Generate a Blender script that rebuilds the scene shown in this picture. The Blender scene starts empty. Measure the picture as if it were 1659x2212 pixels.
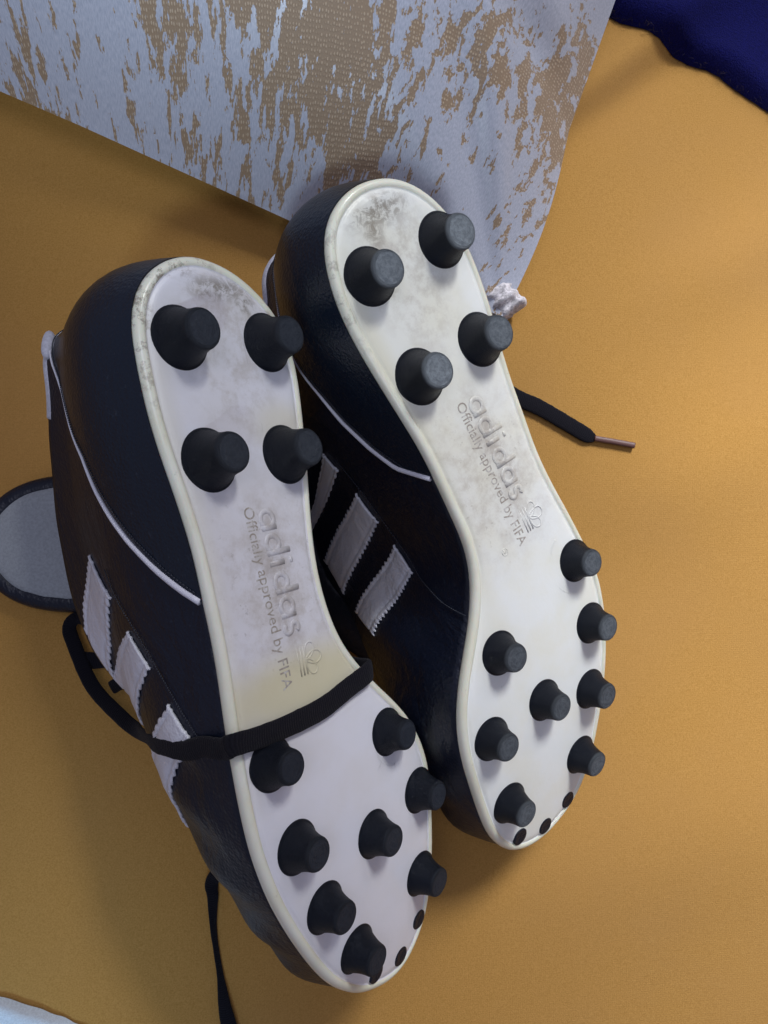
import bpy, bmesh, math, random
import numpy as np
from mathutils import Vector, Matrix, noise as mnoise

# ------------------------------------------------------------------ scene, camera, world, lamps
S = bpy.context.scene
random.seed(7)
C = bpy.data.collections.new("boots_on_bed"); S.collection.children.link(C)
CAM_ROT = [[0.990268, -0.01213, -0.138644], [0.0, 0.996195, -0.087156], [0.139173, 0.086308, 0.9865]]
CAM_H = 0.356
POSE_L_ROT = [[0.719219, -0.159984, 0.676113], [0.208468, 0.977981, 0.009654], [-0.66277, 0.134004, 0.736735]]
POSE_L_LOC = [0.026022, -0.058691, 0.090917]
POSE_R_ROT = [[0.796154, -0.427743, 0.427989], [0.523765, 0.841344, -0.133459], [-0.303, 0.330419, 0.893876]]
POSE_R_LOC = [0.095569, -0.01827, 0.071811]
OUT_L = [[-0.0235, -0.1667], [-0.02605, -0.16653], [-0.02857, -0.1661], [-0.03102, -0.16541], [-0.0334, -0.16448], [-0.03568, -0.16333], [-0.03783, -0.16195], [-0.03982, -0.16035], [-0.04163, -0.15855], [-0.04324, -0.15657], [-0.04464, -0.15444], [-0.04582, -0.15217], [-0.04677, -0.14981], [-0.0475, -0.14736], [-0.04802, -0.14486], [-0.04837, -0.14233], [-0.04859, -0.13979], [-0.04871, -0.13723], [-0.04877, -0.13468], [-0.0488, -0.13213], [-0.0488, -0.12957], [-0.04878, -0.12702], [-0.04873, -0.12447], [-0.04866, -0.12191], [-0.04855, -0.11936], [-0.0484, -0.11681], [-0.04821, -0.11427], [-0.04798, -0.11172], [-0.04772, -0.10918], [-0.04741, -0.10665], [-0.04708, -0.10411], [-0.04674, -0.10158], [-0.0464, -0.09905], [-0.04607, -0.09652], [-0.04576, -0.09399], [-0.04547, -0.09145], [-0.0452, -0.08891], [-0.04496, -0.08637], [-0.04474, -0.08382], [-0.04456, -0.08127], [-0.04442, -0.07872], [-0.04435, -0.07617], [-0.04433, -0.07362], [-0.04435, -0.07106], [-0.04439, -0.06851], [-0.04444, -0.06596], [-0.04446, -0.0634], [-0.04447, -0.06085], [-0.04448, -0.0583], [-0.0445, -0.05574], [-0.04454, -0.05319], [-0.04461, -0.05063], [-0.0447, -0.04808], [-0.04482, -0.04553], [-0.04496, -0.04298], [-0.04513, -0.04043], [-0.04531, -0.03789], [-0.04551, -0.03534], [-0.04572, -0.03279], [-0.04591, -0.03025], [-0.04609, -0.0277], [-0.04624, -0.02515], [-0.04635, -0.0226], [-0.04643, -0.02005], [-0.04648, -0.01749], [-0.0465, -0.01494], [-0.04651, -0.01239], [-0.04649, -0.00983], [-0.04646, -0.00728], [-0.04639, -0.00473], [-0.04629, -0.00217], [-0.04615, 0.00038], [-0.04597, 0.00292], [-0.04574, 0.00547], [-0.04547, 0.00801], [-0.04514, 0.01054], [-0.04474, 0.01306], [-0.04427, 0.01557], [-0.04372, 0.01807], [-0.04312, 0.02055], [-0.04247, 0.02302], [-0.04178, 0.02548], [-0.04103, 0.02792], [-0.04022, 0.03034], [-0.03934, 0.03274], [-0.03839, 0.03511], [-0.0374, 0.03746], [-0.03637, 0.0398], [-0.03532, 0.04213], [-0.03424, 0.04444], [-0.03312, 0.04674], [-0.03198, 0.04902], [-0.0308, 0.05129], [-0.02959, 0.05353], [-0.02835, 0.05577], [-0.0271, 0.05799], [-0.02581, 0.0602], [-0.02449, 0.06239], [-0.02314, 0.06455], [-0.02175, 0.0667], [-0.02032, 0.06881], [-0.01885, 0.0709], [-0.01732, 0.07294], [-0.01572, 0.07493], [-0.01405, 0.07687], [-0.01231, 0.07874], [-0.01052, 0.08056], [-0.00868, 0.08233], [-0.0068, 0.08405], [-0.00487, 0.08572], [-0.00286, 0.08731], [-0.00077, 0.08877], [0.0014, 0.09011], [0.00366, 0.09131], [0.00596, 0.09241], [0.00831, 0.09341], [0.01069, 0.09433], [0.01312, 0.09513], [0.01559, 0.09576], [0.01812, 0.09615], [0.02067, 0.09622], [0.0232, 0.09592], [0.02565, 0.0952], [0.02794, 0.09407], [0.03001, 0.09259], [0.03187, 0.09084], [0.03353, 0.0889], [0.03502, 0.08683], [0.03632, 0.08464], [0.03744, 0.08234], [0.03837, 0.07996], [0.03909, 0.07751], [0.03965, 0.07502], [0.0401, 0.07251], [0.04046, 0.06998], [0.04077, 0.06744], [0.04105, 0.06491], [0.0413, 0.06236], [0.04153, 0.05982], [0.04173, 0.05727], [0.0419, 0.05473], [0.04204, 0.05218], [0.04214, 0.04962], [0.04221, 0.04707], [0.04226, 0.04452], [0.04231, 0.04196], [0.04235, 0.03941], [0.0424, 0.03686], [0.04244, 0.0343], [0.04248, 0.03175], [0.04249, 0.0292], [0.04245, 0.02664], [0.04233, 0.02409], [0.04209, 0.02155], [0.04172, 0.01902], [0.04122, 0.01652], [0.04058, 0.01405], [0.03983, 0.01161], [0.03896, 0.0092], [0.03799, 0.00684], [0.03692, 0.00453], [0.03574, 0.00226], [0.03446, 5e-05], [0.03308, -0.0021], [0.03161, -0.00419], [0.03007, -0.00622], [0.02847, -0.00821], [0.02682, -0.01017], [0.02515, -0.01209], [0.02345, -0.014], [0.02174, -0.0159], [0.02005, -0.01781], [0.01839, -0.01975], [0.01676, -0.02172], [0.01518, -0.02372], [0.01364, -0.02576], [0.01213, -0.02782], [0.01068, -0.02993], [0.0093, -0.03207], [0.00802, -0.03428], [0.00687, -0.03656], [0.00586, -0.03891], [0.005, -0.04131], [0.00428, -0.04376], [0.0037, -0.04625], [0.00324, -0.04876], [0.00289, -0.05129], [0.00263, -0.05383], [0.00248, -0.05638], [0.00241, -0.05893], [0.00243, -0.06149], [0.00254, -0.06404], [0.00274, -0.06658], [0.00302, -0.06912], [0.00336, -0.07165], [0.00377, -0.07417], [0.00421, -0.07669], [0.0047, -0.0792], [0.00521, -0.0817], [0.00575, -0.08419], [0.0063, -0.08669], [0.00686, -0.08918], [0.00743, -0.09167], [0.00799, -0.09416], [0.00855, -0.09665], [0.00908, -0.09915], [0.00959, -0.10165], [0.01008, -0.10416], [0.01054, -0.10667], [0.01098, -0.10919], [0.01141, -0.1117], [0.01183, -0.11422], [0.01222, -0.11675], [0.01258, -0.11928], [0.0129, -0.12181], [0.01316, -0.12435], [0.01336, -0.1269], [0.01347, -0.12945], [0.01347, -0.132], [0.01336, -0.13455], [0.01308, -0.13709], [0.01263, -0.1396], [0.01199, -0.14208], [0.01115, -0.14449], [0.01011, -0.14681], [0.00885, -0.14904], [0.00741, -0.15114], [0.00579, -0.15312], [0.00402, -0.15496], [0.00214, -0.15668], [0.00015, -0.15828], [-0.00193, -0.15977], [-0.00409, -0.16113], [-0.00632, -0.16237], [-0.00863, -0.16346], [-0.011, -0.1644], [-0.01344, -0.16518], [-0.01591, -0.16581], [-0.01842, -0.16629], [-0.02095, -0.1666]]
OUT_R = [[-0.01215, -0.16802], [-0.01469, -0.16791], [-0.01721, -0.16762], [-0.0197, -0.16713], [-0.02215, -0.16645], [-0.02452, -0.16556], [-0.02681, -0.16445], [-0.02899, -0.16315], [-0.03104, -0.16165], [-0.03296, -0.15999], [-0.03475, -0.15819], [-0.0364, -0.15626], [-0.03792, -0.15423], [-0.03929, -0.15209], [-0.04049, -0.14985], [-0.04152, -0.14753], [-0.04239, -0.14514], [-0.04311, -0.14271], [-0.04371, -0.14024], [-0.04419, -0.13775], [-0.04455, -0.13523], [-0.04479, -0.1327], [-0.0449, -0.13017], [-0.04489, -0.12763], [-0.0448, -0.12509], [-0.04464, -0.12255], [-0.04444, -0.12002], [-0.0442, -0.11749], [-0.04391, -0.11497], [-0.04357, -0.11245], [-0.04319, -0.10994], [-0.04276, -0.10744], [-0.04231, -0.10494], [-0.04183, -0.10244], [-0.04135, -0.09995], [-0.04088, -0.09745], [-0.04042, -0.09495], [-0.03998, -0.09245], [-0.03958, -0.08994], [-0.03922, -0.08743], [-0.03889, -0.08491], [-0.0386, -0.08239], [-0.03835, -0.07986], [-0.03811, -0.07733], [-0.03787, -0.0748], [-0.03763, -0.07227], [-0.03737, -0.06975], [-0.0371, -0.06722], [-0.03684, -0.06469], [-0.03661, -0.06217], [-0.03642, -0.05963], [-0.03631, -0.05709], [-0.03626, -0.05456], [-0.03628, -0.05202], [-0.03637, -0.04948], [-0.03652, -0.04694], [-0.03673, -0.04441], [-0.03698, -0.04188], [-0.03727, -0.03936], [-0.03759, -0.03684], [-0.03794, -0.03432], [-0.0383, -0.03181], [-0.03865, -0.02929], [-0.039, -0.02678], [-0.03932, -0.02426], [-0.03964, -0.02174], [-0.03994, -0.01922], [-0.04025, -0.01669], [-0.04055, -0.01417], [-0.04085, -0.01165], [-0.04113, -0.00913], [-0.04137, -0.0066], [-0.04154, -0.00406], [-0.04162, -0.00152], [-0.0416, 0.00102], [-0.04147, 0.00355], [-0.04125, 0.00608], [-0.04094, 0.0086], [-0.04055, 0.01111], [-0.04008, 0.01361], [-0.03955, 0.01609], [-0.03896, 0.01857], [-0.03833, 0.02102], [-0.03765, 0.02347], [-0.03692, 0.02591], [-0.03615, 0.02833], [-0.03534, 0.03073], [-0.03448, 0.03312], [-0.03358, 0.0355], [-0.03263, 0.03786], [-0.03165, 0.0402], [-0.03063, 0.04253], [-0.02958, 0.04484], [-0.0285, 0.04713], [-0.02738, 0.04942], [-0.02624, 0.05169], [-0.02508, 0.05394], [-0.0239, 0.05619], [-0.02269, 0.05843], [-0.02148, 0.06066], [-0.02025, 0.06288], [-0.019, 0.0651], [-0.01775, 0.0673], [-0.01647, 0.0695], [-0.01515, 0.07167], [-0.01379, 0.07381], [-0.01237, 0.07592], [-0.01088, 0.07798], [-0.00932, 0.07998], [-0.00768, 0.08192], [-0.00593, 0.08376], [-0.00408, 0.0855], [-0.0021, 0.0871], [-1e-05, 0.08853], [0.00219, 0.0898], [0.00449, 0.09088], [0.00687, 0.09177], [0.0093, 0.09248], [0.01179, 0.09301], [0.0143, 0.09336], [0.01684, 0.09352], [0.01938, 0.0935], [0.02191, 0.09328], [0.02441, 0.09285], [0.02686, 0.0922], [0.02925, 0.09132], [0.03154, 0.09024], [0.03373, 0.08895], [0.0358, 0.08747], [0.03772, 0.08581], [0.03947, 0.08397], [0.04102, 0.08196], [0.04237, 0.07982], [0.04356, 0.07757], [0.0446, 0.07526], [0.04552, 0.07289], [0.04629, 0.07047], [0.04692, 0.06801], [0.0474, 0.06551], [0.04776, 0.063], [0.048, 0.06047], [0.04816, 0.05794], [0.04825, 0.0554], [0.04829, 0.05286], [0.04829, 0.05032], [0.04825, 0.04778], [0.04819, 0.04524], [0.0481, 0.0427], [0.04799, 0.04016], [0.04785, 0.03763], [0.04767, 0.03509], [0.04746, 0.03256], [0.04719, 0.03004], [0.04685, 0.02752], [0.04643, 0.02501], [0.04592, 0.02253], [0.04531, 0.02006], [0.0446, 0.01762], [0.04378, 0.01522], [0.04285, 0.01286], [0.0418, 0.01054], [0.04065, 0.00828], [0.03939, 0.00607], [0.03805, 0.00391], [0.03664, 0.0018], [0.03517, -0.00027], [0.03365, -0.00231], [0.0321, -0.00432], [0.03051, -0.0063], [0.0289, -0.00826], [0.02728, -0.01022], [0.02567, -0.01219], [0.02409, -0.01417], [0.02254, -0.01618], [0.02104, -0.01823], [0.0196, -0.02033], [0.01824, -0.02247], [0.01695, -0.02466], [0.01575, -0.0269], [0.01465, -0.02919], [0.01366, -0.03153], [0.01278, -0.03391], [0.01203, -0.03633], [0.01142, -0.0388], [0.01096, -0.0413], [0.01064, -0.04382], [0.01043, -0.04635], [0.01031, -0.04889], [0.01024, -0.05142], [0.0102, -0.05396], [0.01018, -0.0565], [0.01016, -0.05904], [0.01013, -0.06158], [0.0101, -0.06412], [0.01008, -0.06666], [0.01006, -0.0692], [0.01006, -0.07174], [0.01009, -0.07428], [0.01017, -0.07682], [0.0103, -0.07936], [0.01048, -0.08189], [0.01071, -0.08442], [0.01098, -0.08695], [0.01128, -0.08947], [0.01159, -0.09199], [0.01192, -0.09451], [0.01225, -0.09703], [0.01258, -0.09955], [0.01291, -0.10207], [0.01323, -0.10459], [0.01354, -0.10711], [0.01386, -0.10963], [0.01416, -0.11215], [0.01445, -0.11467], [0.01472, -0.1172], [0.01496, -0.11973], [0.01515, -0.12226], [0.0153, -0.12479], [0.0154, -0.12733], [0.01543, -0.12987], [0.0154, -0.13241], [0.0153, -0.13495], [0.01512, -0.13748], [0.01484, -0.14001], [0.01447, -0.14252], [0.014, -0.14502], [0.01341, -0.14749], [0.01268, -0.14992], [0.0118, -0.1523], [0.01074, -0.15461], [0.00948, -0.15681], [0.00799, -0.15887], [0.00629, -0.16075], [0.00438, -0.16243], [0.00231, -0.16389], [0.0001, -0.16514], [-0.00222, -0.16618], [-0.00462, -0.16699], [-0.0071, -0.16757], [-0.00961, -0.16791]]
H_L = [0.07, 0.0625, 0.072, 0.0855, 0.088, 0.079, 0.07, 0.0565, 0.043, 0.0365, 0.033]
H_R = [0.064, 0.06, 0.068, 0.084, 0.108, 0.126, 0.114, 0.076, 0.05, 0.041, 0.034]
PROF = [-0.012486, -0.003, 0.001191, 0.0]
STUD_L = {'h1': (-0.03403, -0.14112), 'h2': (0.00095, -0.14056), 'h3': (-0.03267, -0.1038), 'h4': (-0.00109, -0.1028), 'l1': (-0.03416, -0.01075), 'm1': (0.01992, -0.0006), 'm2': (0.03365, 0.02714), 'c': (0.00656, 0.03113), 'l2': (-0.02887, 0.01816), 'm3': (0.03252, 0.06006), 'l3': (-0.01938, 0.04366), 'l4': (-0.00438, 0.06806), 'dA': (0.00701, 0.08547), 'dB': (0.02176, 0.08835), 'dC': (0.03248, 0.07943)}
STUD_R = {'h2': (0.00061, -0.1399), 'h1': (-0.03327, -0.14106), 'h3': (-0.03193, -0.10394), 'h4': (-0.00117, -0.10285), 'l1': (-0.03211, -0.01052), 'l2': (-0.02923, 0.01715), 'l3': (-0.01887, 0.0433), 'c': (0.0051, 0.03065), 'm1': (0.01667, -0.00014), 'm2': (0.0335, 0.02739), 'l4': (-0.00536, 0.06878), 'm3': (0.03528, 0.05914), 'dC': (0.03478, 0.07937), 'dB': (0.02098, 0.08703), 'dA': (0.00619, 0.08548)}

cam_d = bpy.data.cameras.new("camera"); cam = bpy.data.objects.new("camera", cam_d); C.objects.link(cam)
cam_d.sensor_fit = 'HORIZONTAL'; cam_d.sensor_width = 24.0; cam_d.lens = 24.0 * 1670.0 / 1659.0
cam_d.clip_start = 0.01; cam_d.clip_end = 20.0
M = Matrix(CAM_ROT).to_4x4(); M.translation = (0, 0, CAM_H); cam.matrix_world = M
S.camera = cam
S.view_settings.view_transform = 'Standard'; S.view_settings.look = 'None'
S.view_settings.exposure = 0.0; S.view_settings.gamma = 1.0
S.cycles.use_denoising = True
S.cycles.max_bounces = 6

W = bpy.data.worlds.new("World"); S.world = W; W.use_nodes = True
bg = W.node_tree.nodes["Background"]; bg.inputs[0].default_value = (0.74, 0.74, 1.0, 1); bg.inputs[1].default_value = 0.22

def aim(o, loc, target):
    o.location = loc
    o.rotation_euler = (Vector(target) - Vector(loc)).to_track_quat('-Z', 'Y').to_euler()
def lamp(name, kind, loc, target, energy, color, **kw):
    d = bpy.data.lights.new(name, kind); d.energy = energy; d.color = color
    for k, v in kw.items(): setattr(d, k, v)
    o = bpy.data.objects.new(name, d); C.objects.link(o); aim(o, loc, target); return o
lamp("key_lamp", 'SPOT', (0.52, 0.95, 1.12), (0.320, 0.02, 0.0), 133.0, (0.985, 1.0, 1.0), spot_size=math.radians(30), spot_blend=1.0, shadow_soft_size=0.20)
lamp("second_lamp", 'SPOT', (0.92, 1.20, 0.86), (0.34, 0.02, 0.0), 20.0, (1.0, 0.94, 1.0), spot_size=math.radians(33), spot_blend=1.0, shadow_soft_size=0.26)
lamp("cushion_fill", 'SPOT', (-0.10, -0.60, 1.20), (-0.045, 0.29, 0.05), 48.0, (0.76, 0.90, 1.0), spot_size=math.radians(14), spot_blend=1.0, shadow_soft_size=0.10)  # added fill spot that brightens the cushion from the viewer's side
lamp("front_fill", 'AREA', (-0.18, 0.12, 1.0), (0.0, 0.0, 0.0), 1.45, (0.78, 0.80, 1.0), shape='RECTANGLE', size=0.35, size_y=0.35)  # added frontal fill, lifts the dark sides between the boots
lamp("corner_fill", 'SPOT', (-0.20, -1.0, 0.80), (-0.13, -0.225, 0.0), 60.0, (0.42, 0.72, 1.0), spot_size=math.radians(10), spot_blend=1.0, shadow_soft_size=0.10)  # added bluish spot to brighten the pale cloth in the corner

# ------------------------------------------------------------------ helpers
def mesh_obj(name, verts, faces, mats, parent=None, smooth=True, inv=True):
    me = bpy.data.meshes.new(name); me.from_pydata([tuple(v) for v in verts], [], faces)
    me.validate(); me.update()
    for m in (mats if isinstance(mats, (list, tuple)) else [mats]): me.materials.append(m)
    me.polygons.foreach_set("use_smooth", [smooth] * len(me.polygons))
    o = bpy.data.objects.new(name, me); C.objects.link(o)
    if parent is not None: o.parent = parent
    return o
def fix_normals(o):
    bm = bmesh.new(); bm.from_mesh(o.data); bmesh.ops.recalc_face_normals(bm, faces=bm.faces); bm.to_mesh(o.data); bm.free()
def tag(o, label, cat, group=None, kind=None):
    o["label"] = label; o["category"] = cat
    if group: o["group"] = group
    if kind: o["kind"] = kind
def sstep(a, b, x):
    x = np.clip((np.asarray(x, float) - a) / (b - a), 0, 1); return x * x * (3 - 2 * x)

# ------------------------------------------------------------------ materials
class NT:
    def __init__(self, name):
        self.m = bpy.data.materials.new(name); self.m.use_nodes = True
        self.t = self.m.node_tree; self.b = self.t.nodes["Principled BSDF"]
    def n(self, kind, **props):
        nd = self.t.nodes.new(kind)
        for k, v in props.items():
            if k.startswith('i_'): nd.inputs[k[2:].replace('_', ' ')].default_value = v
            else: setattr(nd, k, v)
        return nd
    def l(self, a, b): self.t.links.new(a, b)
    def setv(self, sock, v):
        if isinstance(v, (int, float, tuple, list)): sock.default_value = v
        else: self.l(v, sock)
    def math(self, op, a, b=0.0, clamp=False):
        nd = self.n('ShaderNodeMath', operation=op, use_clamp=clamp); self.setv(nd.inputs[0], a); self.setv(nd.inputs[1], b); return nd.outputs[0]
    def mix(self, f, a, b):
        nd = self.n('ShaderNodeMix', data_type='RGBA'); self.setv(nd.inputs[0], f); self.setv(nd.inputs[6], a); self.setv(nd.inputs[7], b); return nd.outputs[2]
    def ramp(self, x, lo, hi):
        nd = self.n('ShaderNodeMapRange', interpolation_type='SMOOTHSTEP'); self.setv(nd.inputs[0], x); nd.inputs[1].default_value = lo; nd.inputs[2].default_value = hi; return nd.outputs[0]
    def coord(self, kind='Object'):
        return self.n('ShaderNodeTexCoord').outputs[kind]
    def mapping(self, vec, scale=(1, 1, 1), loc=(0, 0, 0), rot=(0, 0, 0)):
        nd = self.n('ShaderNodeMapping'); self.l(vec, nd.inputs[0]); nd.inputs['Scale'].default_value = scale; nd.inputs['Location'].default_value = loc; nd.inputs['Rotation'].default_value = rot; return nd.outputs[0]
    def noise(self, vec, scale, detail=3.0, rough=0.5, dist=0.0):
        nd = self.n('ShaderNodeTexNoise'); self.l(vec, nd.inputs['Vector']); nd.inputs['Scale'].default_value = scale; nd.inputs['Detail'].default_value = detail; nd.inputs['Roughness'].default_value = rough; nd.inputs['Distortion'].default_value = dist; return nd.outputs[0]
    def bump(self, h, strength, dist, prev=None):
        nd = self.n('ShaderNodeBump'); self.l(h, nd.inputs['Height']); nd.inputs['Strength'].default_value = strength; nd.inputs['Distance'].default_value = dist
        if prev is not None: self.l(prev, nd.inputs['Normal'])
        return nd.outputs[0]
    def set(self, **kw):
        for k, v in kw.items(): self.setv(self.b.inputs[k.replace('_', ' ')], v)
    def blob(self, co, centre, radii):
        """1 at the centre of an ellipsoid, 0 outside it"""
        mp = self.n('ShaderNodeVectorMath', operation='SUBTRACT'); self.l(co, mp.inputs[0]); mp.inputs[1].default_value = centre
        dv = self.n('ShaderNodeVectorMath', operation='DIVIDE'); self.l(mp.outputs[0], dv.inputs[0]); dv.inputs[1].default_value = radii
        ln = self.n('ShaderNodeVectorMath', operation='LENGTH'); self.l(dv.outputs[0], ln.inputs[0])
        return self.ramp(ln.outputs['Value'], 1.0, 0.25)

def mat_sole(name, scuffs, yellow, rimdirt, waist, heel, word, ca, cb):
    k = NT(name); co = k.coord()
    n1 = k.noise(co, 45, 4, .55); n2 = k.noise(co, 420, 4, .7); n3 = k.noise(co, 1100, 3, .7)
    col = k.mix(k.ramp(n1, .35, .7), ca + (1,), cb + (1,))
    g = k.noise(co, 150, 5, .72)
    # brown rub in the waist, specks where soil stayed
    wa = k.blob(co, waist, (.045, .047, .05))
    col = k.mix(k.math('MULTIPLY', wa, k.math('ADD', .14, k.math('MULTIPLY', k.ramp(g, .38, .72), .46))), col, (.44, .39, .33, 1))
    col = k.mix(k.math('MULTIPLY', wa, k.math('MULTIPLY', k.ramp(n2, .60, .74), .45)), col, (.20, .17, .14, 1))
    sc = None
    for c, r in scuffs:
        b = k.blob(co, c, r); sc = b if sc is None else k.math('MAXIMUM', sc, b)
    f = k.math('MULTIPLY', sc, k.ramp(k.noise(co, 300, 6, .75, .6), .42, .58))
    col = k.mix(k.math('MULTIPLY', f, .95), col, (.13, .11, .09, 1))
    col = k.mix(k.math('MULTIPLY', sc, .30), col, (.42, .38, .31, 1))
    for c, r in rimdirt:
        b = k.math('MULTIPLY', k.blob(co, c, r), k.ramp(k.noise(co, 260, 5, .75), .46, .60))
        col = k.mix(k.math('MULTIPLY', b, .8), col, (.15, .12, .09, 1))
    for c, r, a in yellow:
        col = k.mix(k.math('MULTIPLY', k.blob(co, c, r), a), col, (.66, .60, .33, 1))
    hl = k.blob(co, heel, (.026, .050, .05))
    col = k.mix(k.math('MULTIPLY', hl, k.math('ADD', .10, k.math('MULTIPLY', k.ramp(g, .40, .68), .42))), col, (.40, .35, .28, 1))
    tx = k.blob(co, (word[0], word[1], 0), (.0085, .036, .05))
    col = k.mix(k.math('MULTIPLY', tx, k.math('ADD', .20, k.math('MULTIPLY', k.ramp(g, .38, .62), .38))), col, (.40, .35, .30, 1))
    spk = k.ramp(n3, .70, .80)
    col = k.mix(k.math('MULTIPLY', spk, .22), col, (.3, .27, .23, 1))
    k.set(Base_Color=col, Roughness=k.math('ADD', .24, k.math('MULTIPLY', n1, .2)), Subsurface_Weight=0.12, Subsurface_Scale=0.006)
    k.b.inputs['Subsurface Radius'].default_value = (1.0, .9, .8)
    k.set(Normal=k.bump(n2, .12, .0006, k.bump(n3, .06, .0003)))
    return k.m

def mat_rim(name, dirt):
    k = NT(name); co = k.coord(); n = k.noise(co, 60, 4, .6); g = k.noise(co, 300, 5, .75)
    c = k.mix(k.ramp(n, .3, .7), (.82, .82, .70, 1), (.77, .76, .60, 1))
    c = k.mix(k.math('MULTIPLY', k.blob(co, dirt, (.035, .05, .05)), k.math('MULTIPLY', k.ramp(g, .48, .62), .75)), c, (.19, .16, .12, 1))
    c = k.mix(k.math('MULTIPLY', k.ramp(g, .62, .74), .35), c, (.36, .33, .26, 1))
    k.set(Base_Color=c, Roughness=.24, Subsurface_Weight=.1, Subsurface_Scale=.005, Normal=k.bump(g, .06, .0004))
    return k.m

def mat_stud():
    k = NT("stud_rubber"); co = k.coord()
    sep = k.n('ShaderNodeSeparateXYZ'); k.l(co, sep.inputs[0])
    n = k.noise(co, 520, 5, .75); n2 = k.noise(co, 1600, 3, .6)
    oi = k.n('ShaderNodeObjectInfo'); big = k.noise(co, 130, 3, .6)
    tip = k.ramp(sep.outputs[2], .86, .97)
    wear = k.math('MULTIPLY', tip, k.math('ADD', .55, k.math('MULTIPLY', k.ramp(n, .35, .7), .45)))
    wear = k.math('MULTIPLY', wear, oi.outputs['Alpha'])
    col = k.mix(wear, (.0045, .0080, .0175, 1), (.25, .285, .31, 1))
    k.b.inputs['Specular IOR Level'].default_value = .32
    k.set(Base_Color=col, Roughness=k.math('ADD', .46, k.math('MULTIPLY', tip, .25)), Normal=k.bump(big, .6, .0012, k.bump(n, .6, .0007, k.bump(n2, .25, .0003))))
    return k.m

def mat_leather(name, col, rough=.42, crease=.35):
    k = NT(name); co = k.coord()
    v = k.n('ShaderNodeTexVoronoi', feature='F1'); k.l(co, v.inputs['Vector']); v.inputs['Scale'].default_value = 900
    n = k.noise(co, 60, 4, .6); cr = k.noise(k.mapping(co, (1.0, .25, .5)), 90, 4, .6, 1.2)
    scr = k.noise(k.mapping(co, (.4, 1, 1)), 300, 5, .8)
    c = k.mix(k.math('MULTIPLY', k.ramp(scr, .58, .72), .16), col, (.10, .13, .17, 1))
    nr = k.bump(v.outputs['Distance'], .28, .0005, k.bump(cr, crease, .0034))
    k.set(Base_Color=c, Roughness=k.math('ADD', rough - .06, k.math('MULTIPLY', n, .14)), Normal=nr)
    k.b.inputs['Specular IOR Level'].default_value = .45
    return k.m

def mat_weave(name, col, scale=1400, rough=.85, sheen=.25, var=.12, bump=.4, bdist=.0005):
    k = NT(name); co = k.coord()
    n = k.noise(co, scale, 3, .7); n2 = k.noise(co, 14, 3, .5)
    dark = tuple(c * (1 - var * 2.2) for c in col[:3]) + (1,)
    lite = tuple(min(1, c * (1 + var)) for c in col[:3]) + (1,)
    c = k.mix(k.ramp(n, .3, .7), dark, lite)
    k.set(Base_Color=c, Roughness=rough, Normal=k.bump(n, bump, bdist))
    k.b.inputs['Sheen Weight'].default_value = sheen; k.b.inputs['Sheen Roughness'].default_value = .5
    k.b.inputs['Specular IOR Level'].default_value = .15
    return k.m

def mat_sheet():
    k = NT("mustard_sheet"); co = k.coord()
    w1 = k.n('ShaderNodeTexWave', wave_type='BANDS', bands_direction='X'); k.l(co, w1.inputs['Vector']); w1.inputs['Scale'].default_value = 320; w1.inputs['Distortion'].default_value = 1.2; w1.inputs['Detail'].default_value = 2
    w2 = k.n('ShaderNodeTexWave', wave_type='BANDS', bands_direction='Y'); k.l(co, w2.inputs['Vector']); w2.inputs['Scale'].default_value = 320; w2.inputs['Distortion'].default_value = 1.2; w2.inputs['Detail'].default_value = 2
    h = k.math('ADD', w1.outputs['Fac'], w2.outputs['Fac'])
    n = k.noise(co, 1500, 3, .75); n2 = k.noise(co, 9, 4, .55); n3 = k.noise(co, 260, 4, .7)
    c = k.mix(k.ramp(n, .28, .72), (.380, .196, .044, 1), (.505, .278, .076, 1))
    c = k.mix(k.math('MULTIPLY', k.ramp(n2, .35, .7), .30), c, (.41, .225, .080, 1))
    c = k.mix(k.math('MULTIPLY', k.ramp(n3, .55, .75), .16), c, (.55, .33, .10, 1))
    k.set(Base_Color=c, Roughness=.88, Normal=k.bump(n, .35, .0005, k.bump(h, .07, .0003)))
    k.b.inputs['Sheen Weight'].default_value = .12; k.b.inputs['Specular IOR Level'].default_value = .12
    return k.m

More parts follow.
